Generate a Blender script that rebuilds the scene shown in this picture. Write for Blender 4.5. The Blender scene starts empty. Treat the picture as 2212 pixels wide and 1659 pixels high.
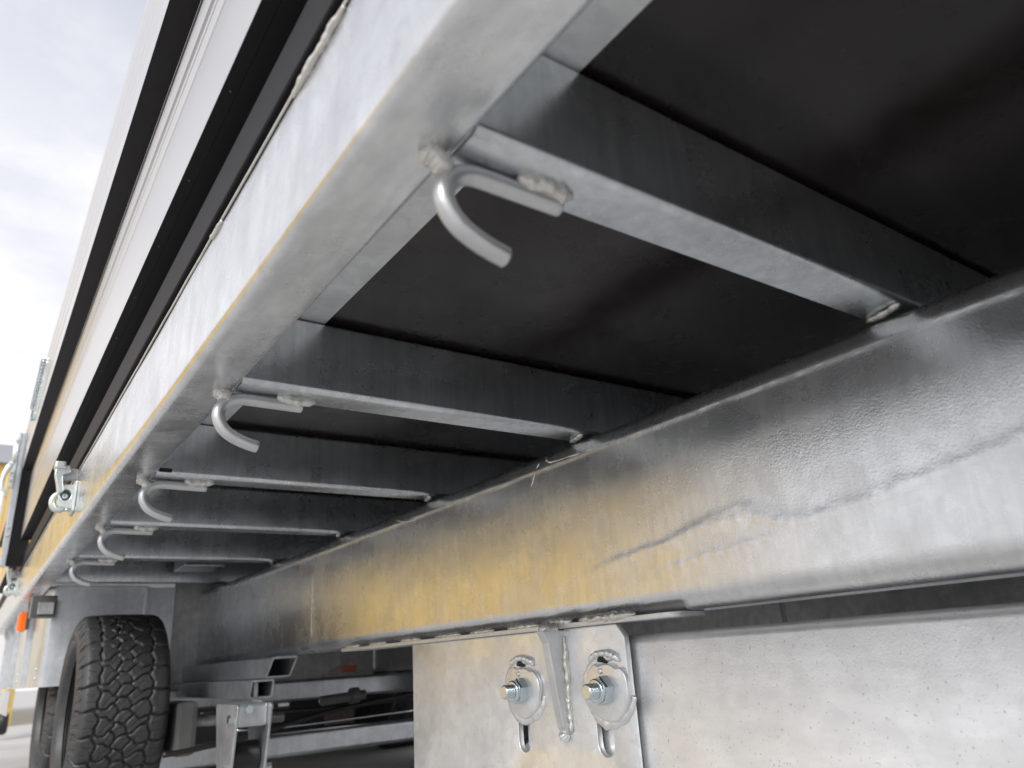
import bpy, bmesh, math, random
import numpy as np
from mathutils import Vector, Matrix, noise
random.seed(7)
C = bpy.context.scene.collection
SC = bpy.context.scene
GZ = -0.4445           # ground level; the camera stands at the origin of x/y

# ------------------------------------------------------------------ camera
cam_d = bpy.data.cameras.new('camera'); cam = bpy.data.objects.new('camera', cam_d); C.objects.link(cam)
R = Matrix(((0.81813, -0.150306, -0.555041), (-0.571745, -0.315701, -0.757259), (-0.061406, 0.936878, -0.344221)))
cam.matrix_world = R.to_4x4()
cam_d.sensor_width = 36; cam_d.lens = 36 * 1601.76 / 2212
cam_d.clip_start = 0.01; cam_d.clip_end = 500
cam_d.dof.use_dof = True; cam_d.dof.focus_distance = 1.25; cam_d.dof.aperture_fstop = 4.6
SC.camera = cam

# ------------------------------------------------------------------ sky, sun, exposure
SUN_EL, SUN_AZ = math.radians(34), math.radians(-122)     # azimuth from +y, negative = left
W = bpy.data.worlds.new('World'); SC.world = W; W.use_nodes = True
nt = W.node_tree; nt.nodes.clear()
def wn(t): return nt.nodes.new(t)
sky = wn('ShaderNodeTexSky'); sky.sky_type = 'NISHITA'; sky.sun_disc = False
sky.sun_elevation = SUN_EL; sky.sun_rotation = SUN_AZ
tc = wn('ShaderNodeTexCoord'); mp = wn('ShaderNodeMapping'); mp.inputs['Scale'].default_value = (1, 1, 2.2)
n1 = wn('ShaderNodeTexNoise'); n1.inputs['Scale'].default_value = 3.2; n1.inputs['Detail'].default_value = 7; n1.inputs['Roughness'].default_value = .58
n2 = wn('ShaderNodeTexNoise'); n2.inputs['Scale'].default_value = 1.5; n2.inputs['Detail'].default_value = 3
r1 = wn('ShaderNodeValToRGB'); r1.color_ramp.elements[0].position = .36; r1.color_ramp.elements[0].color = (6.1, 6.15, 6.6, 1)
r1.color_ramp.elements[1].position = .60; r1.color_ramp.elements[1].color = (8.1, 7.9, 7.9, 1)
r2 = wn('ShaderNodeValToRGB'); r2.color_ramp.elements[0].position = .30; r2.color_ramp.elements[0].color = (.80, .80, .80, 1)
r2.color_ramp.elements[1].position = .55; r2.color_ramp.elements[1].color = (.95, .95, .95, 1)
mx = wn('ShaderNodeMix'); mx.data_type = 'RGBA'
bg = wn('ShaderNodeBackground'); bg.inputs['Strength'].default_value = 0.1
out = wn('ShaderNodeOutputWorld')
L = nt.links.new
L(tc.outputs['Generated'], mp.inputs['Vector']); L(mp.outputs[0], n1.inputs['Vector']); L(mp.outputs[0], n2.inputs['Vector'])
L(n1.outputs['Fac'], r1.inputs[0]); L(n2.outputs['Fac'], r2.inputs[0])
sz = wn('ShaderNodeSeparateXYZ'); L(tc.outputs['Generated'], sz.inputs[0])
zr = wn('ShaderNodeMapRange'); zr.inputs[1].default_value = .55; zr.inputs[2].default_value = 1.0; zr.inputs[3].default_value = 1.0; zr.inputs[4].default_value = .38
L(sz.outputs[2], zr.inputs[0]); zm = wn('ShaderNodeMath'); zm.operation = 'MULTIPLY'; L(r2.outputs[0], zm.inputs[0]); L(zr.outputs[0], zm.inputs[1])
L(zm.outputs[0], mx.inputs[0]); L(sky.outputs[0], mx.inputs[6]); L(r1.outputs[0], mx.inputs[7])
L(mx.outputs[2], bg.inputs['Color']); L(bg.outputs[0], out.inputs['Surface'])
sl = bpy.data.lights.new('sun', 'SUN'); sl.energy = 2.1; sl.angle = math.radians(24); sl.color = (1, .975, .945)
so = bpy.data.objects.new('sun', sl); C.objects.link(so)
sd = Vector((math.sin(SUN_AZ) * math.cos(SUN_EL), math.cos(SUN_AZ) * math.cos(SUN_EL), math.sin(SUN_EL)))
so.rotation_euler = sd.to_track_quat('Z', 'Y').to_euler(); so.location = sd * 30
SC.view_settings.view_transform = 'Standard'; SC.view_settings.look = 'None'
SC.view_settings.exposure = 0.62; SC.view_settings.gamma = 1.0; SC.view_settings.use_curve_mapping = False
SC.cycles.max_bounces = 8; SC.cycles.glossy_bounces = 6; SC.cycles.diffuse_bounces = 4
SC.cycles.use_denoising = True
try: SC.cycles.denoiser = 'OPENIMAGEDENOISE'
except Exception: pass
SC.cycles.sample_clamp_indirect = 6

# ------------------------------------------------------------------ materials
def mat(name, base, metallic=0., rough=.5, spec=.5, var=.0, var_scale=8., bump=0., bscale=300., streak=0., rvar=0.,
        speck=0., stretch=(1, 1, 1), streak_scale=(60, 60, 5), lumps=0., lump_scale=25., bdist=.001, bdetail=2, sbump=.5, spangle=0.):
    m = bpy.data.materials.new(name); m.use_nodes = True
    t = m.node_tree; b = t.nodes['Principled BSDF']; lk = t.links.new
    b.inputs['Metallic'].default_value = metallic; b.inputs['Roughness'].default_value = rough
    b.inputs['Specular IOR Level'].default_value = spec
    b.inputs['Base Color'].default_value = (*base, 1)
    co = t.nodes.new('ShaderNodeTexCoord'); oi = t.nodes.new('ShaderNodeObjectInfo')
    off = t.nodes.new('ShaderNodeVectorMath'); off.operation = 'SCALE'; off.inputs[0].default_value = (13.1, 7.7, 5.3)
    lk(oi.outputs['Random'], off.inputs['Scale'])
    ad = t.nodes.new('ShaderNodeVectorMath'); ad.operation = 'ADD'; lk(co.outputs['Object'], ad.inputs[0]); lk(off.outputs[0], ad.inputs[1])
    V = ad.outputs[0]
    def nz(scale, detail=4, rgh=.5, sc=None, dist=0.):
        n = t.nodes.new('ShaderNodeTexNoise'); n.inputs['Scale'].default_value = scale; n.inputs['Detail'].default_value = detail
        n.inputs['Roughness'].default_value = rgh; n.inputs['Distortion'].default_value = dist
        if sc:
            mm = t.nodes.new('ShaderNodeMapping'); mm.inputs['Scale'].default_value = sc; lk(V, mm.inputs[0]); lk(mm.outputs[0], n.inputs['Vector'])
        else: lk(V, n.inputs['Vector'])
        return n.outputs['Fac']
    def mr(src, a, b_, c, d):
        n = t.nodes.new('ShaderNodeMapRange'); n.inputs[1].default_value = a; n.inputs[2].default_value = b_
        n.inputs[3].default_value = c; n.inputs[4].default_value = d; lk(src, n.inputs[0]); return n.outputs[0]
    def mul(a, b_):
        n = t.nodes.new('ShaderNodeMath'); n.operation = 'MULTIPLY'; lk(a, n.inputs[0]); lk(b_, n.inputs[1]); return n.outputs[0]
    val = None
    if var: val = mr(nz(var_scale, 6, .6, stretch), .3, .7, 1 - var, 1 + var)
    if streak:
        s_ = mr(nz(1, 5, .62, streak_scale), .35, .7, 1 - streak, 1 + streak * .6)
        val = mul(val, s_) if val else s_
    if speck:
        s_ = mr(nz(230, 2, .5), .66, .74, 1, 1 - speck)
        val = mul(val, s_) if val else s_
    if spangle:
        vo = t.nodes.new('ShaderNodeTexVoronoi'); vo.inputs['Scale'].default_value = 55
        dn = t.nodes.new('ShaderNodeTexNoise'); dn.inputs['Scale'].default_value = 40; dn.inputs['Detail'].default_value = 3
        lk(V, dn.inputs['Vector']); vadd = t.nodes.new('ShaderNodeVectorMath'); vadd.operation = 'MULTIPLY_ADD'
        vadd.inputs[1].default_value = (.02, .02, .02); lk(dn.outputs['Color'], vadd.inputs[0]); lk(V, vadd.inputs[2]); lk(vadd.outputs[0], vo.inputs['Vector'])
        sx = t.nodes.new('ShaderNodeSeparateColor'); lk(vo.outputs['Color'], sx.inputs[0])
        s_ = mr(sx.outputs[0], 0, 1, 1 - spangle, 1 + spangle); val = mul(val, s_) if val else s_
    if val:
        vm = t.nodes.new('ShaderNodeVectorMath'); vm.operation = 'SCALE'; vm.inputs[0].default_value = base
        lk(val, vm.inputs['Scale']); lk(vm.outputs[0], b.inputs['Base Color'])
    if rvar:
        lk(mr(nz(14, 6, .65, streak_scale if streak else None) if False else nz(11, 6, .65), .3, .72, max(.04, rough - rvar), rough + rvar), b.inputs['Roughness'])
    last = None
    def addb(src, strength, dist):
        nonlocal last
        n = t.nodes.new('ShaderNodeBump'); n.inputs['Strength'].default_value = strength; n.inputs['Distance'].default_value = dist
        lk(src, n.inputs['Height'])
        if last: lk(last, n.inputs['Normal'])
        last = n.outputs[0]
    if lumps: addb(nz(lump_scale, 3, .5, dist=.4), lumps, .004)
    if streak and sbump: addb(nz(1, 4, .5, streak_scale), streak * sbump, .001)
    if bump: addb(nz(bscale, bdetail, .5, stretch), bump, bdist)
    if last: lk(last, b.inputs['Normal'])
    return m
M = {}
M['galv_beam'] = mat('galvanised_beam', (.70, .715, .735), .92, .27, var=.07, var_scale=9, bump=.17, bscale=330, bdist=.0012, streak=.07, sbump=.7, rvar=.07, streak_scale=(75, 75, 7), lumps=.07, lump_scale=8, spangle=.035)
M['galv_rail'] = mat('galvanised_rail', (.70, .715, .735), .93, .26, var=.09, var_scale=9, bump=.2, bscale=260, bdist=.001, streak=.12, sbump=1.3, rvar=.08, streak_scale=(60, 16, 5), lumps=.16, lump_scale=9, spangle=.04)
M['galv_web'] = mat('galvanised_cross', (.61, .645, .67), .95, .29, var=.10, var_scale=7, bump=.03, bscale=240, bdist=.001, streak=.13, sbump=.4, rvar=.06, streak_scale=(75, 75, 4), lumps=.04, lump_scale=10, spangle=.05)
M['galv_flat'] = mat('galvanised_dull', (.64, .655, .665), .8, .42, var=.09, var_scale=22, bump=.2, bscale=320, bdist=.001, rvar=.06, speck=.22, lumps=.05, spangle=.05)
M['galv_plate'] = mat('galvanised_plate', (.76, .775, .79), .75, .38, var=.11, var_scale=12, bump=.15, bscale=230, bdist=.001, rvar=.10, speck=.22, lumps=.20, lump_scale=14, spangle=.05)
M['galv_panel'] = mat('galvanised_panel', (.78, .79, .80), .75, .40, var=.09, var_scale=6, bump=.26, bscale=420, bdist=.001, rvar=.09, speck=.38, lumps=.06, lump_scale=8, spangle=.03, streak=.07, sbump=.6, streak_scale=(40, 9, 40))
M['galv_guard'] = mat('galvanised_sheet', (.62, .65, .68), .85, .36, var=.15, var_scale=6, bump=.08, bscale=220, streak=.10, rvar=.06, streak_scale=(30, 30, 4), spangle=.06)
M['galv_old'] = mat('galvanised_old', (.46, .465, .47), .65, .46, var=.18, var_scale=25, bump=.1, bscale=220, streak=.10, spangle=.08)
M['hook'] = mat('galvanised_rod', (.58, .59, .605), .85, .41, var=.06, var_scale=40, bump=.12, bscale=260, lumps=.12, lump_scale=60)
M['weld'] = mat('weld_zinc', (.66, .65, .62), .75, .40, var=.12, var_scale=60, bump=.45, bscale=260, bdist=.002, lumps=.5, lump_scale=120)
M['zinc'] = mat('bright_zinc', (.62, .70, .74), .97, .20, var=.05, var_scale=40, bump=.06, bscale=500)
M['thread'] = mat('bolt_end', (.74, .73, .62), .9, .35, bump=.15, bscale=500)
M['cast'] = mat('cast_zinc', (.66, .70, .68), .85, .36, var=.06, var_scale=60, bump=.15, bscale=300)
M['deck'] = mat('phenolic_ply', (.0135, .0098, .0100), 0, .25, spec=.40, var=.35, var_scale=3, rvar=.08, streak=.25, sbump=0, streak_scale=(9, 2.5, 9))
M['alu'] = mat('anodised_aluminium', (.66, .65, .645), .88, .30, var=.03, var_scale=20, stretch=(1, .03, 30), bump=.12, bscale=14, bdist=.0006)
M['trim_and_shade'] = mat('dark_trim_and_shade', (.013, .012, .014), 0, .6, spec=.22, var=.1, var_scale=40)  # also paints shade on drop side undersides and in the deck edge gap
M['black'] = mat('black_gap', (.008, .008, .009), 0, .6)
M['tyre'] = mat('tyre_rubber', (.036, .036, .038), 0, .50, spec=.5, var=.25, var_scale=30, bump=.25, bscale=350, bdist=.0008, rvar=.08)
M['rim'] = mat('wheel_rim', (.05, .05, .052), .5, .4)
M['roller'] = mat('black_rubber', (.015, .015, .016), 0, .45)
M['cable'] = mat('black_cable', (.012, .012, .012), 0, .4)
M['yellow'] = mat('yellow_cladding', (.82, .58, .17), 0, .5, var=.05, var_scale=1.5)
M['greyband'] = mat('grey_cladding', (.36, .38, .41), 0, .5, var=.04)
M['white'] = mat('white_paint', (.72, .72, .70), 0, .45, var=.05, var_scale=3)
M['concrete'] = mat('yard_concrete', (.46, .452, .438), 0, .85, var=.13, var_scale=1.3, bump=.5, bscale=60, bdist=.003, speck=.15)
M['label'] = mat('label_pink', (.55, .40, .37), 0, .5, var=.25, var_scale=45)
M['orange'] = mat('label_orange', (.75, .22, .10), 0, .4)
M['tank'] = mat('dark_grey_tank', (.10, .10, .10), 0, .4, var=.15)
M['whiteplastic'] = mat('white_plastic', (.80, .80, .80), 0, .3)
mm = mat('amber_lens', (.85, .16, .01), 0, .18, bump=.3, bscale=300); M['amber'] = mm
mm.node_tree.nodes['Principled BSDF'].inputs['Coat Weight'].default_value = .6
# corrugated look of the building is geometry; ribs on aluminium are geometry too

# ------------------------------------------------------------------ mesh helpers
ROOT = None
def link(name, me, material, parent=None, smooth=False, label=None):
    o = bpy.data.objects.new(name, me); C.objects.link(o)
    if material: me.materials.append(material)
    if smooth: me.shade_smooth()
    if parent: o.parent = parent; o.matrix_parent_inverse = inv_world(parent)
    if label: o['label'] = label
    return o
def world_of(o):
    m = Matrix.LocRotScale(o.location, o.rotation_euler, o.scale)
    if o.parent: return world_of(o.parent) @ o.matrix_parent_inverse @ m
    return m
def inv_world(o): return world_of(o).inverted()
def mesh(verts, faces):
    me = bpy.data.meshes.new('m'); me.from_pydata([tuple(v) for v in verts], [], faces); me.validate(); me.update(); return me
def auto_smooth(o, ang=35):
    me = o.data; me.shade_smooth()
    bm = bmesh.new(); bm.from_mesh(me)
    for e in bm.edges:
        if len(e.link_faces) == 2: e.smooth = e.calc_face_angle(0) < math.radians(ang)
    bm.to_mesh(me); bm.free()
def fix_normals(me):
    bm = bmesh.new(); bm.from_mesh(me); bmesh.ops.recalc_face_normals(bm, faces=bm.faces); bm.to_mesh(me); bm.free()

def round_poly(pts, rads, n=6):
    """2-D polygon with rounded corners."""
    out = []
    N = len(pts)
    for i, p in enumerate(pts):
        r = rads[i] if isinstance(rads, (list, tuple)) else rads
        p = Vector(p)
        if r <= 0: out.append(p); continue
        a = (Vector(pts[i - 1]) - p).normalized(); b = (Vector(pts[(i + 1) % N]) - p).normalized()
        th = a.angle(b); d = r / math.tan(th / 2)
        c = p + (a + b).normalized() * (r / math.sin(th / 2))
        s = p + a * d; e = p + b * d
        a0 = math.atan2(s.y - c.y, s.x - c.x); a1 = math.atan2(e.y - c.y, e.x - c.x)
        da = (a1 - a0 + math.pi) % (2 * math.pi) - math.pi
        for k in range(n + 1):
            t = a0 + da * k / n; out.append(Vector((c.x + r * math.cos(t), c.y + r * math.sin(t))))
    return out
def prism(profile, axis, a, b, cuts=1, jag=0., jag_end=0):
    """extrude a closed 2-D profile along an axis. axis 'y': profile is (x,z); 'x': (y,z); 'z': (x,y)"""
    n = len(profile); V = []; F = []
    for k in range(cuts + 1):
        t = a + (b - a) * k / cuts
        for q in profile:
            V.append({'y': (q[0], t, q[1]), 'x': (t, q[0], q[1]), 'z': (q[0], q[1], t)}[axis])
    for k in range(cuts):
        for i in range(n):
            j = (i + 1) % n
            F.append((k * n + i, k * n + j, (k + 1) * n + j, (k + 1) * n + i))
    F.append(tuple(range(n))); F.append(tuple(range(cuts * n, cuts * n + n)))
    me = mesh(V, F); fix_normals(me); return me
def box(x0, x1, y0, y1, z0, z1, bev=0.):
    bm = bmesh.new(); bmesh.ops.create_cube(bm, size=1)
    for v in bm.verts:
        v.co = Vector(((x0 + x1) / 2 + v.co.x * (x1 - x0), (y0 + y1) / 2 + v.co.y * (y1 - y0), (z0 + z1) / 2 + v.co.z * (z1 - z0)))
    if bev: bmesh.ops.bevel(bm, geom=bm.edges[:], offset=bev, segments=2, affect='EDGES', profile=.6)
    me = bpy.data.meshes.new('m'); bm.to_mesh(me); bm.free(); return me
def join(mes):
    V = []; F = []
    for me in mes:
        o = len(V); V += [tuple(v.co) for v in me.vertices]; F += [tuple(i + o for i in p.vertices) for p in me.polygons]
    m2 = bpy.data.meshes.new('m'); m2.from_pydata(V, [], F); m2.update(); return m2
def tube(path, r, seg=16, cap=True, rad=None, jit=0., jscale=60., seed=0., close=False, squash=None):
    path = [Vector(p) for p in path]; n = len(path); V = []; F = []
    T = [(path[min(i + 1, n - 1)] - path[max(i - 1, 0)]).normalized() for i in range(n)]
    u = T[0].orthogonal().normalized()
    if squash: u = (Vector(squash) - T[0] * Vector(squash).dot(T[0])).normalized()
    for i, p in enumerate(path):
        u = (u - T[i] * u.dot(T[i])).normalized(); w = T[i].cross(u)
        rr = r * (rad[i] if rad else 1)
        for k in range(seg):
            a = 2 * math.pi * k / seg
            d = u * math.cos(a) * (.55 if squash else 1) + w * math.sin(a)
            q = p + d * rr
            if jit: q = p + d * rr * (1 + jit * noise.noise(q * jscale + Vector((seed, seed * 2, 0))))
            V.append(q)
    for i in range(n - 1):
        for k in range(seg):
            k2 = (k + 1) % seg; F.append((i * seg + k, i * seg + k2, (i + 1) * seg + k2, (i + 1) * seg + k))
    if cap: F.append(tuple(range(seg))[::-1]); F.append(tuple(range((n - 1) * seg, n * seg)))
    return mesh(V, F)
def spline(pts, n=12):
    """Catmull-Rom through points."""
    P = [Vector(p) for p in pts]; P = [P[0] * 2 - P[1]] + P + [P[-1] * 2 - P[-2]]; out = []
    for i in range(1, len(P) - 2):
        for k in range(n):
            t = k / n; a, b, c, d = P[i - 1], P[i], P[i + 1], P[i + 2]
            out.append(.5 * ((2 * b) + (c - a) * t + (2 * a - 5 * b + 4 * c - d) * t * t + (3 * b - a - 3 * c + d) * t ** 3))
    out.append(P[-2]); return out
def cyl(p0, p1, r, seg=24, bev=0.):
    p0 = Vector(p0); p1 = Vector(p1); d = (p1 - p0).normalized()
    if bev:
        return tube([p0, p0 + d * bev * .01, p0 + d * bev, p1 - d * bev, p1 - d * bev * .01, p1], r, seg, rad=[1 - bev / r, 1 - bev / r * .95, 1, 1, 1 - bev / r * .95, 1 - bev / r])
    return tube([p0, p1], r, seg)
def bead(path, r, seed=0., n=14, jit=.9, ripple=.06, squash=None):
    sp = spline(path, n); m = len(sp)
    rad = [(.35 + .65 * min(1, 6 * min(i, m - 1 - i) / m + .12)) * (1 + ripple * math.sin(i * 1.3 + seed) + .25 * noise.noise(Vector((i * .35, seed, 0)))) for i in range(m)]
    return tube(sp, r, 12, rad=rad, jit=jit * .42, jscale=85, seed=seed, squash=squash)
def plate2d(outline, holes, t, bev, to3d):
    """flat plate with holes from a filled curve; to3d maps (u,v,w) to world."""
    cu = bpy.data.curves.new('c', 'CURVE'); cu.dimensions = '2D'; cu.fill_mode = 'BOTH'; cu.extrude = t / 2 - bev; cu.bevel_depth = bev; cu.bevel_resolution = 2
    cu.offset = -bev
    for ring in [outline] + holes:
        s = cu.splines.new('POLY'); s.points.add(len(ring) - 1); s.use_cyclic_u = True
        for p, q in zip(s.points, ring): p.co = (q[0], q[1], 0, 1)
    ob = bpy.data.objects.new('tmp', cu); C.objects.link(ob)
    dg = bpy.context.evaluated_depsgraph_get(); me = bpy.data.meshes.new_from_object(ob.evaluated_get(dg))
    bpy.data.objects.remove(ob)
    for v in me.vertices: v.co = Vector(to3d(v.co.x, v.co.y, v.co.z))
    bm = bmesh.new(); bm.from_mesh(me); bmesh.ops.remove_doubles(bm, verts=bm.verts, dist=1e-6); bmesh.ops.recalc_face_normals(bm, faces=bm.faces)
    bm.to_mesh(me); bm.free(); me.materials.clear(); return me
def slot_ring(cu, cv, w, h, n=8):
    """vertical slot centred (cu,cv)"""
    r = w / 2; pts = []
    for k in range(n + 1): a = math.pi * k / n; pts.append((cu + r * math.cos(a), cv + h / 2 - r + r * math.sin(a)))
    for k in range(n + 1): a = math.pi + math.pi * k / n; pts.append((cu + r * math.cos(a), cv - h / 2 + r + r * math.sin(a)))
    return pts
def empty(name, loc, label, cat, group=None):
    o = bpy.data.objects.new(name, None); o.empty_display_size = .2; C.objects.link(o); o.location = loc
    o['label'] = label; o['category'] = cat
    if group: o['group'] = group
    return o
def copy_part(o, dloc, parent):
    c = o.copy(); C.objects.link(c); c.location = o.location + Vector(dloc); c.parent = parent
    c.matrix_parent_inverse = inv_world(parent) if parent is ROOT else o.matrix_parent_inverse
    return c

# ------------------------------------------------------------------ ground and building
g = link('ground', mesh([(-200, -200, GZ), (200, -200, GZ), (200, 200, GZ), (-200, 200, GZ)], [(0, 1, 2, 3)]), M['concrete'])
g['kind'] = 'structure'

bd = empty('industrial_building', (-6.4, 12.4, GZ), 'long low yellow clad building with a grey band along its top, beyond the trailer', 'building')
def corrugated(x0, x1, y, z0, z1, pitch=.16, d=.035):
    V = []; F = []; x = x0; k = 0
    prof = [(0, 0), (.45, 0), (.55, 1), (.95, 1)]
    xs = []
    while x < x1:
        for a, b in prof: xs.append((x + a * pitch, -b * d))
        x += pitch
    for (a, b) in xs: V += [(a, y + b, z0), (a, y + b, z1)]
    for i in range(len(xs) - 1): F.append((2 * i, 2 * i + 2, 2 * i + 3, 2 * i + 1))
    return mesh(V, F)
link('wall', join([corrugated(-13.4, .6, 12.4, GZ, 2.98), box(-13.4, .6, 12.45, 20, GZ, 2.98)]), M['yellow'], bd)
link('roof_band', join([box(-13.5, .72, 12.28, 20.1, 2.985, 3.24)]), M['greyband'], bd)
link('plinth', box(-3.0, .5, 12.2, 12.36, GZ, 1.35, .02), M['white'], bd)

# ------------------------------------------------------------------ the trailer
ROOT = T = empty('flatbed_trailer', (1.3, 2.5, GZ), 'galvanised steel flatbed trailer seen from underneath, with pale aluminium drop sides and chunky black tyres', 'trailer')
Y0, Y1 = -2.3, 6.9

# side rail (rounded box section)
rp = round_poly([(.19, .38), (.265, .38), (.265, .545), (.19, .545)], [.013, .008, .006, .006], 6)
def rail_mesh():
    # dense along y near the camera so that the face can carry gentle zinc runs and dents
    ys = [Y0, -1, -.3] + list(np.arange(0, 3.2, .02)) + [3.4, 3.8, 4.4, 5.2, 6, Y1]
    prof = []
    pts = rp + [rp[0]]
    for a, b in zip(pts[:-1], pts[1:]):
        a = Vector(a); b = Vector(b); k = max(1, int((b - a).length / .009))
        for i in range(k): prof.append(a.lerp(b, i / k))
    n = len(prof); V = []; F = []
    for y in ys:
        for q in prof:
            x, z = q.x, q.y
            w = noise.noise(Vector((x * 6, y * 2.2, z * 14))) * .0007 + noise.noise(Vector((x * 20, y * 9, z * 50 + y * 22))) * .00028
            if x < .195:
                e = min(z - .395, .54 - z)
                w2 = w * max(0, min(1, e / .02)); x += w2
                if z > .488: x += .0020 * ((min(z, .54) - .488) / .052) ** 2 * (1 + .5 * noise.noise(Vector((y * 3.5, 8, 0))))
                # zinc runs near top edge
                d = z - (.533 + .004 * noise.noise(Vector((y * 9, 0, 0))))
                if abs(d) < .014: x -= .0012 * math.exp(-(d / .004) ** 2) * max(0, noise.noise(Vector((y * 6, 3, 0))) + .25)
            elif z < .382: z += w * .6
            V.append((x, y, z))
    for k in range(len(ys) - 1):
        for i in range(n):
            j = (i + 1) % n; F.append((k * n + i, k * n + j, (k + 1) * n + j, (k + 1) * n + i))
    F.append(tuple(range(n))); F.append(tuple(range((len(ys) - 1) * n, len(ys) * n)))
    me = mesh(V, F); fix_normals(me); return me
rail = link('side_rail', rail_mesh(), M['galv_rail'], T, label='galvanised box section rail along the near edge of the deck'); auto_smooth(rail, 50)
link('zinc_drip', bead([(.190, .47, .541), (.189, .53, .538), (.190, .60, .541)], .0038, 3., n=20, jit=1.3), M['weld'], rail, True)
link('zinc_drip', bead([(.191, .36, .5425), (.190, .42, .541), (.191, .455, .543)], .0032, 8., n=20), M['weld'], rail, True)
link('zinc_drip', bead([(.1905, .86, .542), (.190, .89, .5405), (.1905, .91, .5425)], .003, 5., n=16), M['weld'], rail, True)
link('zinc_lip', tube([(.1905 + .0004 * noise.noise(Vector((y * 9, 1, 1))), y, .5443 + .0006 * noise.noise(Vector((y * 13, 2, 1)))) for y in np.linspace(Y0, Y1, 500)], .0016, 6), M['weld'], rail, True)
link('deck_ledge', box(.2655, .382, Y0, Y1, .4945, .4988), M['galv_flat'], rail)
# deck
dk = link('deck', box(.197, 2.46, Y0, Y1, .4995, .5165), M['deck'], T, label='dark phenolic plywood deck seen from below')
link('edge_trim', prism(round_poly([(.185, .5575), (.199, .5575), (.199, .623), (.185, .623)], .003), 'y', Y0, Y1), M['trim_and_shade'], dk)
link('edge_gap_shade', prism([(.1975, .5455), (.203, .5455), (.203, .557), (.1975, .557)], 'y', Y0, Y1), M['trim_and_shade'], dk)  # dark strips here stand in for the shadow gap above the rail
link('edge_gap_shade', prism(round_poly([(.1925, .5462), (.1965, .5462), (.1965, .5515), (.1925, .5515)], .0015, 2), 'y', Y0, Y1), M['black'], dk)
link('deck_board', box(.203, 2.45, Y0, Y1, .517, .622), M['black'], dk)

# drop sides
def dropside(y0, y1):
    d = link('drop_side', None or prism([(.178, .677), (.205, .677), (.205, 1.02), (.178, 1.02)], 'y', y0, y1), M['trim_and_shade'], T, label='pale ribbed aluminium drop side panel')
    # lower face: ribs as a stepped profile
    def face(x, z0, z1, grooves, ribs, xb, steps=()):
        p = [(xb, z0), (x, z0)]
        ev = sorted([(g, 'g') for g in grooves] + [(r, 'r') for r in ribs])
        for z, k in ev:
            if k == 'g': p += [(x, z - .0012), (x + .003, z - .0009), (x + .003, z + .0009), (x, z + .0012)]
            else: p += [(x, z - .002), (x - .0009, z), (x, z + .002)]
        p += [(x, z1), (xb, z1)]
        return prism(p, 'y', y0, y1)
    link('lower_face', face(.16, .6785, 1.018, [.845, .9255], [.861, .872, .883, .905, .942, .952, .962, .972, .982, .992], .1778), M['alu'], d)
    link('underside_shade', prism([(.1602, .6768), (.1775, .6768), (.1775, .6782), (.1602, .6782)], 'y', y0, y1), M['trim_and_shade'], d)  # dark strip puts the panel's underside shade into colour
    link('upper_face', face(.118, 1.0205, 1.358, [1.16, 1.24], [1.09, 1.11, 1.13, 1.18, 1.20, 1.22, 1.27, 1.29, 1.31], .16), M['alu'], d)
    link('ledge_shade', prism([(.1182, 1.0185), (.1598, 1.0185), (.1598, 1.0202), (.1182, 1.0202)], 'y', y0, y1), M['trim_and_shade'], d)  # shaded underside of the overhanging upper panel, painted as a dark strip
    for k in range(int((min(y1, 3.2) - max(y0, .1)) / .21)):
        y = max(y0, .1) + .05 + k * .21
        link('rivet', tube([(.170, y, .6769), (.170, y, .6757), (.170, y, .6751)], .0017, 8, rad=[1, .9, .4]), M['tank'], d, True)
    return d
d1 = dropside(Y0, 4.33)
d2 = dropside(4.52, Y1)

# corner/centre post with over-centre latch
ps = link('side_post', prism(round_poly([(.092, 4.36), (.118, 4.36), (.118, 4.46), (.092, 4.46)], .005, 3), 'z', .56, 1.22), M['galv_guard'], T, label='galvanised centre post between the drop sides')
link('post_web', box(.1185, .20, 4.40, 4.41, .56, 1.20), M['black'], ps)
lt = link('latch_body', box(.070, .091, 4.34, 4.37, .93, 1.22, .005), M['cast'], ps)
link('latch_pin', cyl((.074, 4.325, 1.215), (.082, 4.325, 1.165), .013, 16, .003), M['whiteplastic'], ps, True)
link('latch_pin', cyl((.076, 4.33, 1.15), (.078, 4.33, 1.06), .011, 16, .003), M['cast'], ps, True)
link('latch_arm', tube(spline([(.073, 4.34, 1.06), (.055, 4.33, 1.02), (.045, 4.33, .96), (.052, 4.33, .90), (.066, 4.34, .885)], 8), .012, 10), M['cast'], ps, True)
link('latch_handle', tube([(.052, 4.31, .90), (.049, 4.31, .60)], .013, 12), M['whiteplastic'], ps, True)
for q, (x, z) in enumerate(((.066, 1.045), (.080, 1.01), (.080, .97), (.070, .91), (.104, .74), (.104, .70))):
    link('bolt', cyl((x, 4.338 + .02 * (q > 3), z), (x, 4.32 + .02 * (q > 3), z), .008, 12, .002), M['zinc'], ps)
# coil spring on the outside of the drop side
co = [(.101 + .011 * math.cos(a), 3.17 + a * .0042, 1.185 - a * .0007 + .011 * math.sin(a)) for a in np.linspace(0, 2 * math.pi * 16, 16 * 14)]
sp_ = link('assist_spring', tube(co, .0032, 6), M['zinc'], T, True, 'open coil spring on the outside of the upper drop side')
link('spring_rod', cyl((.101, 3.16, 1.185), (.101, 3.68, 1.105), .004, 8), M['galv_old'], sp_)
link('spring_clip', box(.098, .1178, 3.67, 3.69, 1.09, 1.118, .002), M['zinc'], sp_)

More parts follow.
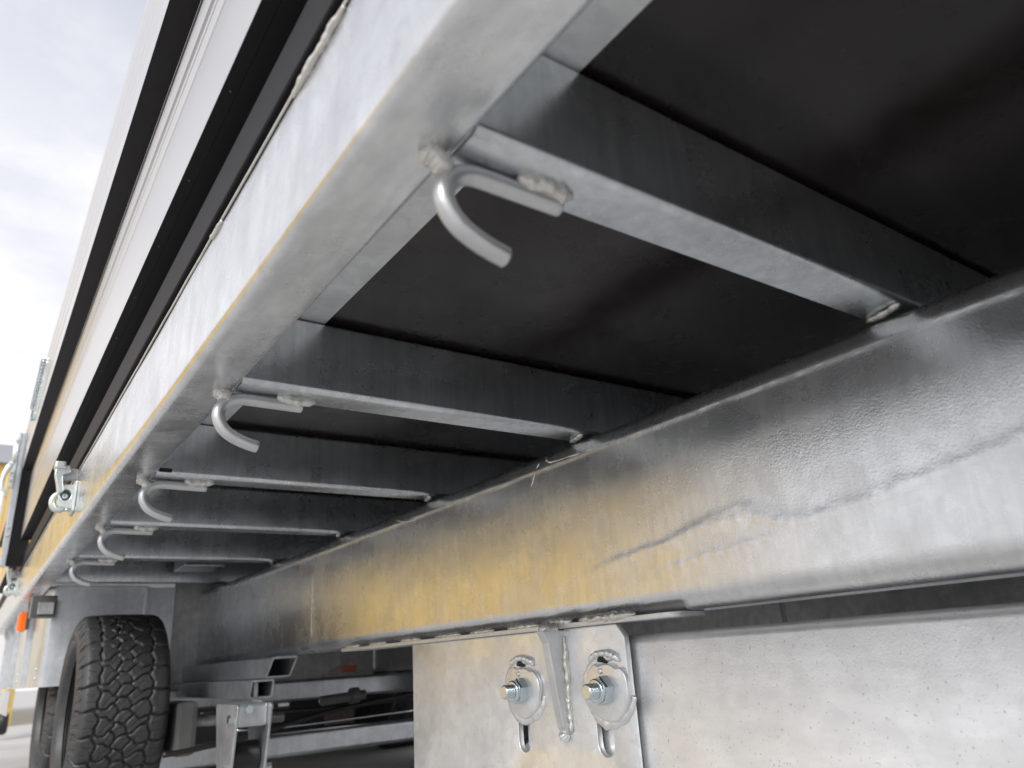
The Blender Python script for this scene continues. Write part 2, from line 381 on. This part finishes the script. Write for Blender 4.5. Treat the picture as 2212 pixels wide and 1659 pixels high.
# hinge clamps on the rail
def clamp(y, z):
    """y = front face of the casting, z = height of its base block"""
    def at(x, zz): return (x, zz)
    hole = [(.166 + .0125 * math.cos(t), z + .0335 + .0145 * math.sin(t)) for t in np.linspace(0, 2 * math.pi, 22, endpoint=False)]
    blk = round_poly([(.1495, z), (.1895, z - .004), (.1895, z + .064), (.1495, z + .060)], [.012, .003, .005, .004], 5)
    b = link('hinge_clamp', plate2d(blk, [hole], .05, .0025, lambda u, v, w: (u, y + .026 + w, v)), M['cast'], T, label='cast zinc hinge clamp fixed to the rail'); auto_smooth(b, 45)
    link('base_flange', box(.1835, .1898, y - .012, y + .075, z - .010, z + .070, .0025), M['cast'], b)
    link('back_plate', box(.151, .187, y + .0515, y + .056, z + .004, z + .058, .001), M['cast'], b)
    arc = [(.1545 + .0165 * math.cos(t), y + .012, z + .0155 + .021 * math.sin(t)) for t in np.linspace(math.radians(95), math.radians(318), 22)]
    arc.append((.178, y + .012, z + .002))
    link('curl', tube(arc, .0078, 12), M['cast'], b, True)
    link('pin', cyl((.166, y + .050, z + .0335), (.166, y + .018, z + .0335), .0085, 14, .002), M['zinc'], b, True)
    arm = plate2d(round_poly([(.1475, z + .030), (.160, z + .042), (.152, z + .085), (.170, z + .092), (.168, z + .112), (.134, z + .110), (.134, z + .085), (.141, z + .060)], [.004, .004, .006, .004, .004, .006, .004, .004], 4), [], .022, .003, lambda u, v, w: (u, y + .004 + w, v))
    link('arm', arm, M['cast'], b)
    link('head', box(.131, .157, y - .014, y + .022, z + .100, z + .120, .005), M['cast'], b)
    link('strap', box(.152, .1885, y + .012, y + .030, z + .078, z + .108, .003), M['galv_old'], b)
    link('foot_pin', cyl((.172, y - .006, z - .006), (.172, y + .002, z - .006), .0035, 8), M['cast'], b, True)
    return b
clamp(2.24, .437)
clamp(4.55, .447)

# crossmembers: open-back channels, web towards the camera
CMY = [-.82, -.22, .384, .992, 1.566, 2.128, 2.751]
def channel(y):
    t = .004; h0, h1 = .38, .4938; w = .055
    o = [(y + w, h0), (y, h0), (y, h1), (y + w, h1), (y + w, h1 - t), (y + t, h1 - t), (y + t, h0 + t), (y + w, h0 + t)]
    return round_poly(o, [0.0008, .0085, .006, .0008, .0008, .003, .0045, .0008], 5)
cms = []
for i, y in enumerate(CMY):
    o = link('crossmember', prism(channel(y), 'x', .2652, 2.385), M['galv_web'], T, label='galvanised channel crossmember under the deck'); auto_smooth(o, 40)
    cms.append(o)
    # the underside flange: fillet weld to main beam, weld patch at rail
    link('weld_bead', bead([(.882, y + .004, .378), (.890, y + .028, .3765), (.899, y + .056, .378)], .0065, i * 1.7, n=8, squash=(0, 0, 1)), M['weld'], o, True)
    link('weld_bead', bead([(.267, y - .001, .49), (.267, y - .002, .45), (.267, y - .001, .40)], .004, i * 2.7, n=8), M['weld'], o, True)
# short deep crossmember in front of the wheel guard
o = link('crossmember', prism(round_poly([(3.60, .395), (3.60, .4938), (3.66, .4938), (3.66, .395)], .005, 3), 'x', .2652, 2.385), M['galv_web'], T); auto_smooth(o, 40)
link('cable_clip', join([box(.268, .276, 1.556, 1.565, .40, .43), box(.268, .290, 1.55, 1.556, .383, .390)]), M['black'], cms[4])

# tie-down hooks
HP = [(.380, .3700), (.352, .3702), (.325, .3704), (.303, .3706), (.290, .3700), (.279, .3665), (.2695, .360), (.2635, .350), (.263, .3385), (.268, .327), (.277, .3175), (.290, .3105), (.304, .3055), (.3185, .302)]
HY = [.424, 1.036, 1.610, 2.172, 2.795]
for i, y in enumerate(HY):
    path = spline([(x, y, z) for x, z in HP], 5)
    sc = 1
    me = tube([path[0] + Vector((.0012, 0, 0))] + path + [path[-1] + (path[-1] - path[-2]).normalized() * .0012], .0088, 20, rad=[.86] + [1] * len(path) + [.86])
    HDX = [-.006, -.016, -.010, -.008, -.006][i]
    h = link('tie_down_hook', me, M['hook'], T, True, label='bent galvanised rod hook welded under a crossmember'); h.location.x += HDX
    auto_smooth(h, 50)
    link('weld_bead', bead([(.332, y + .000, .3795), (.352, y + .001, .3800), (.376, y + .000, .3795)], .0085, 4 + i * 3.1, n=12, jit=1.2, squash=(0, 0, 1)), M['weld'], h, True)
    link('weld_bead', bead([(.325, y - .0075, .3785), (.35, y - .0095, .3765), (.383, y - .008, .3785)], .0075, 1 + i * 2.1, n=12, jit=1.2), M['weld'], h, True)
    link('weld_bead', bead([(.238, y + .002, .3795), (.250, y, .3745), (.262, y - .001, .362)], .0095, 9 + i * 1.3, n=10, jit=.9), M['weld'], h, True)

# main beam with zinc runs on its near face
RA = [(1.052, .121), (.934, .138), (.825, .152), (.74, .172), (.67, .181), (.639, .173), (.604, .162), (.58, .157)]
RB = [(1.053, .117), (.946, .137), (.836, .146), (.742, .163), (.664, .167), (.607, .148), (.572, .144), (.491, .152), (.43, .162), (.363, .171), (.3, .181), (.2, .2)]
RC = [(.885, .1), (.807, .114), (.714, .125), (.641, .13), (.573, .138)]
def polyd(P, y, z):
    """signed vertical offset from a run line, or None outside its length"""
    for (a, b), (c, d) in zip(P[:-1], P[1:]):
        if c <= y <= a:
            t = (a - y) / (a - c); return z - (b + (d - b) * t), (P[0][0] - y) / (P[0][0] - P[-1][0])
    return None, 0
def beam_mesh():
    pf = round_poly([(.98, .050), (.88, .050), (.88, .3735), (.98, .3735)], [.006, .030, .030, .006], 9)
    prof = []
    pts = pf + [pf[0]]
    for a, b in zip(pts[:-1], pts[1:]):
        a = Vector(a); b = Vector(b); step = .0042 if max(a.x, b.x) < .93 else .05
        k = max(1, int((b - a).length / step))
        for i in range(k): prof.append(a.lerp(b, i / k))
    ys = [-2.3, -1, -.4, 0] + list(np.arange(.1, 1.35, .0055)) + list(np.arange(1.35, 2.6, .02)) + list(np.arange(2.6, 4.5, .1))
    ys = [y for y in ys if y <= 4.4] + [4.42]
    n = len(prof); V = []; F = []
    for y in ys:
        for q in prof:
            x, z = q.x, q.y
            if x < .93:
                f = 1.0
                dx = noise.noise(Vector((y * 1.6, z * 7, 1))) * .0016 + noise.noise(Vector((y * 7, z * 16 + y * 2, 4))) * .00035
                if .06 < z < .36:
                    d, t = polyd(RA, y, z)
                    if d is not None:
                        s = min(1, 6 * t, 6 * (1 - t)); dx -= s * .0004 * math.exp(-(d / .0065) ** 2)
                    d, t = polyd(RB, y, z)
                    if d is not None:
                        s = min(1, 6 * t); rag = .004 * noise.noise(Vector((y * 60, z * 60, 2)))
                        g = 1 + .9 * noise.noise(Vector((y * 130, z * 130, 9)))
                        dx -= s * g * .0007 * math.exp(-((d + rag) / .009) ** 2)
                    d, t = polyd(RC, y, z)
                    if d is not None:
                        s = min(1, 4 * t, 4 * (1 - t)); rag = .006 * noise.noise(Vector((y * 110, z * 90, 7)))
                        g = 1 + 1.2 * noise.noise(Vector((y * 150, z * 150, 3)))
                        dx -= s * g * .0007 * math.exp(-((d + rag) / .004) ** 2)
                # rolled edge line
                d = z - (.342 + .0025 * noise.noise(Vector((y * 14, 5, 0))))
                dx -= .0013 * math.exp(-(d / .0045) ** 2) * (1 + .5 * noise.noise(Vector((y * 90, z * 60, 0))))
                # broad outward bulge, shaped to raise the edge of the reflected bright band
                amp = .0006 + .0032 / (1 + math.exp((y - .75) / .15)); zc = .272
                dx -= amp * (math.exp(-((z - zc) / .105) ** 2) if z < zc else math.exp(-((z - zc) / .045) ** 2))
                if z > .3735 - .03 or z < .08: dx *= .5
                x += dx
            V.append((x, y, z))
    for k in range(len(ys) - 1):
        for i in range(n):
            j = (i + 1) % n; F.append((k * n + i, k * n + j, (k + 1) * n + j, (k + 1) * n + i))
    F.append(tuple(range(n))); F.append(tuple(range((len(ys) - 1) * n, len(ys) * n)))
    me = mesh(V, F); fix_normals(me); return me
beam = link('main_beam', beam_mesh(), M['galv_beam'], T, label='thick galvanised main beam with raised zinc runs'); auto_smooth(beam, 50)
def run(pts, r_, sd_): link('zinc_run', bead([(.8795 - (.0022 if .1 < z < .33 else 0), y, z) for y, z in pts], r_, sd_, n=10, jit=1.0, squash=(1, 0, 0)), M['galv_beam'], beam, True)
run([(1.105, .362), (1.09, .348), (1.02, .3445), (.93, .342)], .0038, 2)
run([(1.127, .355), (1.145, .335), (1.156, .312)], .0022, 5)
run([(2.33, .341), (2.328, .157), (2.327, .09)], .0014, 9)
run([(1.75, .352), (1.70, .340), (1.64, .335)], .003, 10)
# flat bar under the beam with stitch welds
bar = link('flat_bar', plate2d(round_poly([(2.07, .868), (.815, .868), (.815, .955), (2.07, .955)], [.003, .022, .022, .003], 7), [], .0085, .0012, lambda u, v, w: (v, u, .0452 + w)), M['galv_flat'], T)
for k, (a, b) in enumerate([(.90, 1.04), (1.06, 1.14), (1.16, 1.26), (1.31, 1.40), (1.44, 1.55), (1.62, 1.72), (1.80, 1.90), (1.96, 2.05)]):
    link('weld_bead', bead([(.875 - .002 * (k < 2), a, .051), (.873 - .003 * (k < 2), (a + b) / 2, .0515), (.875, b, .051)], .0068 if k < 2 else .005, k * 1.9, n=16, jit=1.1), M['weld'], bar, True)

# bracket plate with slots, cam washers, bolts and gusset
XP = .879   # outer face
SL = [(1.2325, -.118, .036, .098), (1.006, -.112, .040, .100)]
bp = link('bracket_plate', plate2d(round_poly([(.938, -.50), (1.668, -.50), (1.668, .0405), (.955, .0405), (.938, .02)], [.002, .003, .003, .006, .006], 4),
          [slot_ring(*s) for s in SL], .012, .0015, lambda u, v, w: (XP + .006 + w, u, v)), M['galv_plate'], T, label='pale galvanised bracket plate with two slotted holes')
auto_smooth(bp, 40)
for k, (cy, cz) in enumerate([(1.219, -.061), (.985, -.061)]):
    ring = []
    for i in range(40):
        a = 2 * math.pi * i / 40
        r = .0475 * (1 + .025 * math.sin(3 * a + k) + .012 * math.sin(7 * a + 2 * k))
        if 1.1 < a < 2.2: r *= .86
        ring.append((cy + r * 1.12 * math.cos(a), cz + r * 1.0 * math.sin(a)))
    w = link('cam_washer', plate2d(ring, [], .010, .003, lambda u, v, w: (XP - .004 + w, u, v)), M['galv_plate'], bp, True); auto_smooth(w, 45)
    rg = [(XP + .000, cy + .0555 * math.cos(a) * (1 + .035 * math.sin(4 * a + k)), cz + .050 * math.sin(a) * (1 + .05 * math.sin(4 * a))) for a in np.linspace(math.radians(190), math.radians(480 if k else 470), 26)]
    link('weld_bead', bead(rg, .0095, 5 * k + 2, n=3, jit=.2, squash=(1, 0, 0)), M['galv_plate'], bp, True)
    lip = [(XP - .003, cy + .036 * math.cos(a) + .004, cz + .040 + .017 * math.sin(a)) for a in np.linspace(math.radians(10), math.radians(170), 14)]
    link('zinc_lip', bead(lip, .0058, 7 * k + 1, n=3, jit=.4), M['galv_plate'], bp, True)
    link('weld_hole', tube([(XP - .0012, cy + .010 + q * .004, cz + .0475 - .0006 * q * q) for q in range(-3, 4)], .0062, 12, rad=[.3, .7, .9, 1, .9, .7, .3]), M['black'], bp, True)
    link('pip', tube([(XP - .008, cy + .008, cz + .029), (XP - .0110, cy + .008, cz + .029), (XP - .0118, cy + .008, cz + .029)], .005, 12, rad=[1, .9, .4]), M['galv_plate'], bp, True)
    # nut: hexagon with domed top, and bolt end
    nut = link('nut', tube([(XP - .008, cy, cz), (XP - .009, cy, cz), (XP - .0235, cy, cz), (XP - .026, cy, cz)], .0235, 6, rad=[.96, 1, 1, .93]), M['zinc'], bp)
    for p in nut.data.polygons: p.use_smooth = False
    link('nut_collar', tube([(XP - .0262, cy, cz), (XP - .0265, cy, cz), (XP - .031, cy, cz), (XP - .033, cy, cz), (XP - .0332, cy, cz)], .0195, 28, rad=[.98, 1, .98, .90, .80]), M['zinc'], nut, True)
    thr = []; rr = []
    for q in range(24):
        thr.append((XP - .0325 - q * .0007, cy, cz)); rr.append(1.0 if q % 3 else .93)
    thr += [(XP - .0495, cy, cz), (XP - .0508, cy, cz)]; rr += [.97, .86]
    bo = link('bolt', tube(thr, .0125, 28, rad=rr), M['zinc'], bp, True); auto_smooth(bo, 60)
    link('bolt_face', tube([(XP - .0507, cy, cz), (XP - .0512, cy, cz)], .0105, 28, rad=[1, .95]), M['thread'], bo)
gs = link('gusset', prism([(XP + .001, .039), (.830, .039), (.842, .018), (.862, -.118), (.870, -.130), (XP + .001, -.131)], 'y', 1.092, 1.111), M['galv_flat'], bp)
bmv = gs.modifiers.new('b', 'BEVEL'); bmv.width = .002; bmv.segments = 3
link('weld_bead', bead([(XP - .002, 1.090, .028), (XP - .003, 1.088, -.03), (XP - .002, 1.090, -.08), (XP - .003, 1.089, -.128)], .0052, 2, n=22, jit=.9), M['weld'], gs, True)
link('weld_bead', bead([(XP - .002, 1.111, .028), (XP - .002, 1.112, -.128)], .0045, 6, n=40, jit=.9), M['galv_plate'], gs, True)
link('weld_bead', bead([(.838, 1.103, .047), (.850, 1.104, .040), (.871, 1.103, .041)], .0115, 3, n=10, jit=.9), M['weld'], gs, True)
link('weld_bead', bead([(.866, 1.103, -.126), (.873, 1.103, -.134), (XP, 1.103, -.137)], .0085, 12, n=8, jit=.9), M['galv_plate'], gs, True)

# long side panel behind the bracket, rounded fold on top
pr = [(.898, -.50), (.898, .006), (.902, .014), (.909, .0195), (.918, .021), (1.02, .021), (1.02, .018), (.919, .018), (.911, .0168), (.9045, .012), (.901, .0055), (.901, -.50)]
pn = link('side_panel', prism(pr, 'y', -1.2, 1.246), M['galv_panel'], T, label='large pale galvanised side panel with a folded top edge'); auto_smooth(pn, 40)

# inner right-hand beam, far rail, far drop side
link('inner_beam', prism(round_poly([(1.75, -.03), (1.83, -.03), (1.83, .3735), (1.75, .3735)], .02, 5), 'y', -2.3, 1.245), M['galv_old'], T)
link('inner_beam', prism(round_poly([(1.75, -.03), (1.83, -.03), (1.83, .3735), (1.75, .3735)], .02, 5), 'y', 1.262, 6.5), M['galv_old'], T)
link('side_rail', prism(round_poly([(2.386, .38), (2.46, .38), (2.46, .545), (2.386, .545)], .008, 4), 'y', Y0, Y1), M['galv_rail'], T)
link('drop_side', prism([(2.47, .677), (2.50, .677), (2.50, 1.35), (2.47, 1.35)], 'y', Y0, Y1), M['alu'], T)

# rear tubes under the beam (open box sections), bolt, shackle bracket with rubber roller
def rhs(x0, x1, z0, z1, y0, y1, t, slant, r):
    def ring(a, b, c, d, rr): return round_poly([(a, c), (b, c), (b, d), (a, d)], rr, 4)
    o = ring(x0, x1, z0, z1, r); i = ring(x0 + t, x1 - t, z0 + t, z1 - t, max(.001, r - t)); n = len(o); V = []; F = []
    def yy(p, base): return base + slant * (z1 - p[1]) / (z1 - z0)
    for p in o: V.append((p[0], yy(p, y0), p[1]))
    for p in i: V.append((p[0], yy(p, y0), p[1]))
    for p in o: V.append((p[0], y1, p[1]))
    for p in i: V.append((p[0], y1, p[1]))
    for k in range(n):
        j = (k + 1) % n
        F += [(k, j, n + j, n + k), (k, 2 * n + k, 2 * n + j, j), (n + k, n + j, 3 * n + j, 3 * n + k)]
    F.append(tuple(range(3 * n, 4 * n)))
    me = mesh(V, F); fix_normals(me); return me
t1 = link('box_tube', rhs(.82, .903, -.018, .0455, 2.50, 4.3, .006, .075, .009), M['galv_guard'], T, label='upper open ended box tube under the beam'); auto_smooth(t1, 40)
t2 = link('box_tube', rhs(.785, .862, -.078, -.021, 2.60, 4.3, .006, .02, .008), M['galv_guard'], T, label='lower open ended box tube with a bolt through it'); auto_smooth(t2, 40)
link('through_bolt', cyl((.812, 2.64, -.10), (.812, 2.64, -.022), .0085, 14), M['whiteplastic'], t2, True)
link('nut', tube([(.812, 2.60, -.082), (.812, 2.60, -.100)], .014, 6), M['zinc'], t2)
link('bolt', cyl((.812, 2.60, -.10), (.812, 2.60, -.122), .008, 12), M['zinc'], t2, True)
sh = link('shackle_bracket', join([box(.704, .795, 2.45, 2.62, -.150, -.083, .010)]), M['galv_guard'], T, label='galvanised fork bracket holding a black rubber roller')
def cheek(x):
    ring = round_poly([(2.42, -.085), (2.66, -.085), (2.60, -.30), (2.47, -.30)], [.01, .01, .05, .05], 6)
    return plate2d(ring, [], .008, .0015, lambda u, v, w: (x + w, u, v))
link('cheek_plate', cheek(.700), M['galv_guard'], sh); link('cheek_plate', cheek(.798), M['galv_guard'], sh)
link('roller', cyl((.706, 2.53, -.235), (.792, 2.53, -.235), .045, 28, .004), M['roller'], sh, True)
for (y, z) in ((2.47, -.125), (2.49, -.265)):
    link('bolt', cyl((.697, y, z), (.683, y, z), .013, 6), M['zinc'], sh)
link('bolt', cyl((.735, 2.452, -.10), (.735, 2.435, -.10), .012, 6), M['zinc'], sh)
link('bolt', cyl((.803, 2.49, -.265), (.825, 2.49, -.265), .010, 10), M['zinc'], sh)
link('bolt', cyl((.803, 2.50, -.13), (.82, 2.50, -.13), .010, 10), M['zinc'], sh)
link('brake_cable', tube(spline([(.60, 2.9, -.235), (.701, 2.9, -.228), (.877, 2.9, -.206), (1.155, 2.9, -.155), (1.523, 2.9, -.118), (1.9, 2.9, -.10)], 10), .009, 10), M['cable'], T, True)
link('adjuster', join([cyl((1.16, 2.95, -.115), (1.34, 2.95, -.105), .018, 14), cyl((1.28, 2.95, -.108), (1.31, 2.95, -.107), .032, 14)]), M['tank'], T)

link('air_line', tube(spline([(.72, 2.95, -.12), (.95, 3.0, -.135), (1.3, 3.1, -.150), (1.7, 3.1, -.140), (2.0, 3.1, -.15)], 8), .006, 8), M['cable'], T, True)
link('brake_pipe', tube(spline([(.86, 3.0, -.19), (1.1, 3.0, -.195), (1.6, 3.0, -.185)], 8), .004, 8), M['zinc'], T, True)
for xx in (1.22, 1.42, 1.60): link('pipe_clip', box(xx, xx + .05, 3.62, 3.639, -.150, -.134, .002), M['zinc'], T)
# axles
ax = link('axle', prism(round_poly([(3.305, -.33), (3.395, -.33), (3.395, -.242), (3.305, -.242)], .015, 4), 'x', .60, 2.10), M['galv_guard'], T)
ax2 = link('rear_tie_bar', prism(round_poly([(3.64, -.132), (3.70, -.132), (3.70, -.042), (3.64, -.042)], .012, 4), 'x', .76, 2.10), M['galv_guard'], T)
link('brake_rod', cyl((.62, 3.2, -.15), (1.1, 3.2, -.17), .02, 12), M['galv_old'], T, True)
link('spring_mount', box(.66, .74, 3.05, 3.3, -.26, -.08, .02), M['tank'], T)
tk = link('air_tank', box(1.35, 2.3, 4.6, 5.0, -.36, -.155, .03), M['tank'], T, label='dark box tank between the wheels')
link('warning_sticker', box(1.49, 1.62, 4.594, 4.599, -.208, -.160), M['label'], tk)
link('warning_sticker', box(1.83, 2.02, 4.594, 4.599, -.315, -.225), M['label'], tk)
# ------------------------------------------------------------------ wheels
RT, WT = .345, .30
def tyre_mesh():
    NT = 900
    # profile: distance across (x from -W/2..W/2) and radius, with arc-length sampling
    hw = WT / 2
    pf = [(-hw * .80, .225), (-hw * .95, .240), (-hw * 1.0, .262), (-hw * .995, .285), (-hw * .965, .303), (-hw * .915, .322), (-hw * .86, .3345), (-hw * .76, .3415), (-hw * .5, .3445), (0, .3455)]
    pf = pf + [(-a, b) for a, b in pf[-2::-1]]
    sp = spline([(a, b, 0) for a, b in pf], 10)
    d = [0]
    for a, b in zip(sp[:-1], sp[1:]): d.append(d[-1] + (b - a).length)
    d = np.array(d); tot = d[-1]; NS = 150
    s = np.linspace(0, tot, NS); X = np.interp(s, d, [p.x for p in sp]); Rr = np.interp(s, d, [p.y for p in sp]); sc = s - tot / 2
    th = np.linspace(0, 2 * np.pi, NT, endpoint=False); U = th * RT                       # circumferential arc
    NP = 26; P = 2 * np.pi * RT / NP
    # seeds of the tread blocks
    rng = np.random.RandomState(3); seeds = []
    for k in range(NP):
        j = lambda a: rng.uniform(-a, a)
        seeds += [(k * P + j(.002), -.103, 1), (k * P + P * .5 + j(.002), .103, 1),
                  (k * P + P * .12 + j(.003), -.050 + j(.003), 0), (k * P + P * .60 + j(.003), -.040 + j(.003), 0), (k * P + P * .36 + j(.003), -.014 + j(.003), 0),
                  (k * P + P * .86 + j(.003), -.004 + j(.003), 0), (k * P + P * .20 + j(.003), .030 + j(.003), 0), (k * P + P * .66 + j(.003), .046 + j(.003), 0)]
    seeds = np.array(seeds); seeds[:, 1] *= 1.10; circ = 2 * np.pi * RT
    UU, SS = np.meshgrid(U, sc, indexing='ij')
    wv = .0045 * np.sin(SS * 90 + 1) * np.cos(UU * 2 * np.pi / P)
    Up = UU + wv
    Up = Up + .12 * np.clip(SS, -.07, .07)
    d1 = np.full(UU.shape, 9.); d2 = np.full(UU.shape, 9.); i1 = np.zeros(UU.shape, int)
    for n_, (u, v, k) in enumerate(seeds):
        du = (Up - u + circ / 2) % circ - circ / 2; dv = SS - v
        if k: dv = np.where(np.abs(SS) > abs(v), 0, dv) * 1.15
        q = np.sqrt((du * 1.0) ** 2 + dv ** 2) if k else (np.abs(du) * .92 + np.abs(dv)) * .86 + .15 * np.sqrt(du ** 2 + dv ** 2)
        far = np.sign(SS) != np.sign(v)
        if k: q = np.where(far, 9., q)
        m = q < d1; d2 = np.where(m, d1, np.minimum(d2, q)); d1 = np.where(m, q, d1); i1 = np.where(m, n_, i1)
    e = (d2 - d1) / 2
    gw = np.where(seeds[i1, 2] == 1, .0040, .0031)
    g_ = 1 / (1 + np.exp((e - gw) / .00055))
    # depth fades out down the sidewall
    aS = np.abs(SS); fade = np.clip((.184 - aS) / .012, 0, 1)
    depth = .010 * g_ * fade
    # sipes
    loc = (Up - seeds[i1, 0] + circ / 2) % circ - circ / 2; ko = seeds[i1, 2]
    sipe = ((np.abs(np.abs(loc) - .013) < .0011) & (ko == 1) & (aS > .090) & (aS < .122)) | ((np.abs(loc + (SS - seeds[i1, 1]) * .9) < .0012) & (ko == 0) & (np.abs(SS - seeds[i1, 1]) < .014))
    depth = depth + np.where(sipe, .0028, 0)
    # step on the shoulder lugs, longitudinal line, sidewall rings
    depth = depth + .0022 * np.exp(-((aS - .132) / .0018) ** 2) * fade
    depth = depth + .0030 * ((aS > .142) & (aS < .180) & (((Up / P * 2) % 1) < .42))
    depth = depth + .003 * np.exp(-((aS - .188) / .0016) ** 2)
    depth = depth - .0015 * ((aS > .194) & (aS < .212) & (((UU * 160) % 1) < .55))
    # normal of profile
    tx = np.gradient(X); tr = np.gradient(Rr); ln = np.hypot(tx, tr); nx = -tr / ln; nr = tx / ln
    XX = X[None, :] - nx[None, :] * depth; R_ = Rr[None, :] - nr[None, :] * depth
    V = np.stack([XX, R_ * np.cos(th)[:, None], R_ * np.sin(th)[:, None]], -1).reshape(-1, 3)
    idx = np.arange(NT * NS).reshape(NT, NS); a = idx[:, :-1]; b = np.roll(idx, -1, 0)[:, :-1]
    Fq = np.stack([a, a + 1, b + 1, b], -1).reshape(-1, 4)
    me = bpy.data.meshes.new('m'); me.vertices.add(len(V)); me.vertices.foreach_set('co', V.astype(np.float32).ravel())
    me.loops.add(Fq.size); me.loops.foreach_set('vertex_index', Fq.astype(np.int32).ravel())
    me.polygons.add(len(Fq)); me.polygons.foreach_set('loop_start', (np.arange(len(Fq)) * 4).astype(np.int32))
    me.update(calc_edges=True); me.validate(); fix_normals(me); return me
TM = tyre_mesh(); TM.materials.append(M['tyre']); TM.shade_smooth()
def lathe(prof, seg=64):
    V = []; F = []; n = len(prof)
    for k in range(seg):
        a = 2 * math.pi * k / seg
        for x, r in prof: V.append((x, r * math.cos(a), r * math.sin(a)))
    for k in range(seg):
        k2 = (k + 1) % seg
        for i in range(n - 1): F.append((k * n + i, k * n + i + 1, k2 * n + i + 1, k2 * n + i))
    me = mesh(V, F); fix_normals(me); return me
RM = lathe([(-.112, .228), (-.118, .232), (-.114, .240), (-.100, .236), (-.095, .218), (-.05, .205), (-.02, .200), (.0, .14), (-.012, .10), (-.012, .055), (-.05, .05), (-.05, .001)])
RM.materials.append(M['rim']); RM.shade_smooth()
BM = lathe([(.112, .228), (.112, .236), (.02, .21), (.02, .05), (.06, .05), (.06, .001)]); BM.materials.append(M['tank'])
def wheel(x, y, z, lab, rot=0., flip=False):
    w = bpy.data.objects.new('wheel', None); w.empty_display_size = .1; C.objects.link(w)
    w.parent = T; w.matrix_parent_inverse = inv_world(T); w.location = (x, y, z); w['label'] = lab
    if flip: w.rotation_euler = (0, 0, math.pi)
    for nm, me in (('tyre', TM), ('rim', RM), ('brake_drum', BM)):
        o = bpy.data.objects.new(nm, me); C.objects.link(o); o.parent = w; o.rotation_euler = (rot, 0, 0)
ZC = GZ + RT
XW = .4915
wheel(XW, 3.35, ZC, 'front wheel with chunky black all terrain tyre', .3)
wheel(XW, 4.28, ZC, 'rear wheel, partly hidden by the wheel guard', 1.1)
wheel(2.16, 3.35, ZC, 'far side front wheel', .7, True)
wheel(2.16, 4.28, ZC, 'far side rear wheel', 2.0, True)

# ------------------------------------------------------------------ wheel guard
wg = link('wheel_guard', prism([(.27, 6.6), (.27, 3.77), (.276, 3.742), (.290, 3.726), (.315, 3.72), (.632, 3.72), (.632, 3.724), (.315, 3.724), (.292, 3.730), (.279, 3.745), (.274, 3.772), (.274, 6.6)], 'z', .0, .3945), M['galv_guard'], T, label='galvanised sheet wheel guard with upright ribs')
auto_smooth(wg, 30)
link('top_flange', box(.29, .632, 3.69, 3.7195, .3900, .3945), M['galv_flat'], wg)
link('guard_panel', box(.650, .760, 3.721, 3.726, -.10, .388, .001), M['galv_guard'], wg)
link('corner_strip', prism(round_poly([(.6325, 3.700), (.650, 3.700), (.650, 3.728), (.6325, 3.728)], .004, 3), 'z', -.10, .392), M['galv_flat'], wg)
for y in (4.34, 5.35, 5.93, 6.4):
    link('rib', prism([(.2695, .004), (.249, .02), (.246, .31), (.235, .34), (.235, .378), (.2695, .378)], 'y', y, y + .012), M['galv_flat'], wg)
for y in (3.80, 4.95, 5.7):
    for z in (.065, .10): link('rivet', tube([(.2698, y, z - .03), (.266, y, z - .03), (.264, y, z - .03)], .007, 10, rad=[1, .85, .4]), M['galv_flat'], wg, True)
link('lower_skirt', box(.235, .240, 4.75, 6.6, -.125, -.008, .001), M['galv_guard'], wg)
bx = link('junction_box', box(.205, .292, 3.60, 3.69, .262, .345, .004), M['tank'], T)
link('cover', box(.228, .284, 3.594, 3.5995, .272, .318, .002), M['galv_old'], bx)
link('recess_box', box(.70, .86, 3.30, 3.50, .43, .4935, .004), M['galv_web'], T)
link('gap_block_plate', box(.761, 1.745, 3.74, 3.745, -.075, .4935), M['galv_old'], T)  # added filler plate, blocks bright background to keep the far underside dark
link('sky_gap_block', box(.66, 1.28, 3.90, 3.95, -.40, -.052, .01), M['tank'], T)  # added dark box, hides bright sky behind the running gear
cp = bpy.data.objects['gap_block_plate']
link('warning_sticker', plate2d([(1.485, -.026), (1.655, -.026), (1.655, .022), (1.60, .022)], [], .003, .0005, lambda u, v, w: (u, 3.737 + w, v)), M['label'], cp)
link('warning_sticker', box(1.575, 1.648, 3.732, 3.7352, -.024, .008), M['orange'], cp)
# amber marker lamp under the rail
lm = link('marker_lamp', box(.206, .236, 4.30, 4.42, .250, .338, .006), M['amber'], T, label='amber side marker lamp')
link('lamp_bracket', join([box(.2365, .250, 4.31, 4.41, .262, .3795), ]), M['tank'], lm)
for k in range(3): link('lens_rib', box(.2025, .2058, 4.31 + k * .037, 4.325 + k * .037, .256, .332, .001), M['amber'], lm)

# small wheeled truck by the building seen through the gap at the far left
tr = empty('hand_truck', (.40, 9.2, GZ), 'yellow hand truck with a small black wheel standing in the yard far behind the tyres', 'hand truck')
link('wheel', cyl((.40, 9.2, GZ + .15), (.48, 9.2, GZ + .15), .11, 24, .02), M['roller'], tr, True)
link('frame', join([box(.41, .47, 9.1, 9.9, GZ + .22, GZ + .28, .01), box(.41, .47, 9.8, 9.86, GZ + .02, GZ + .9, .01)]), M['yellow'], tr)
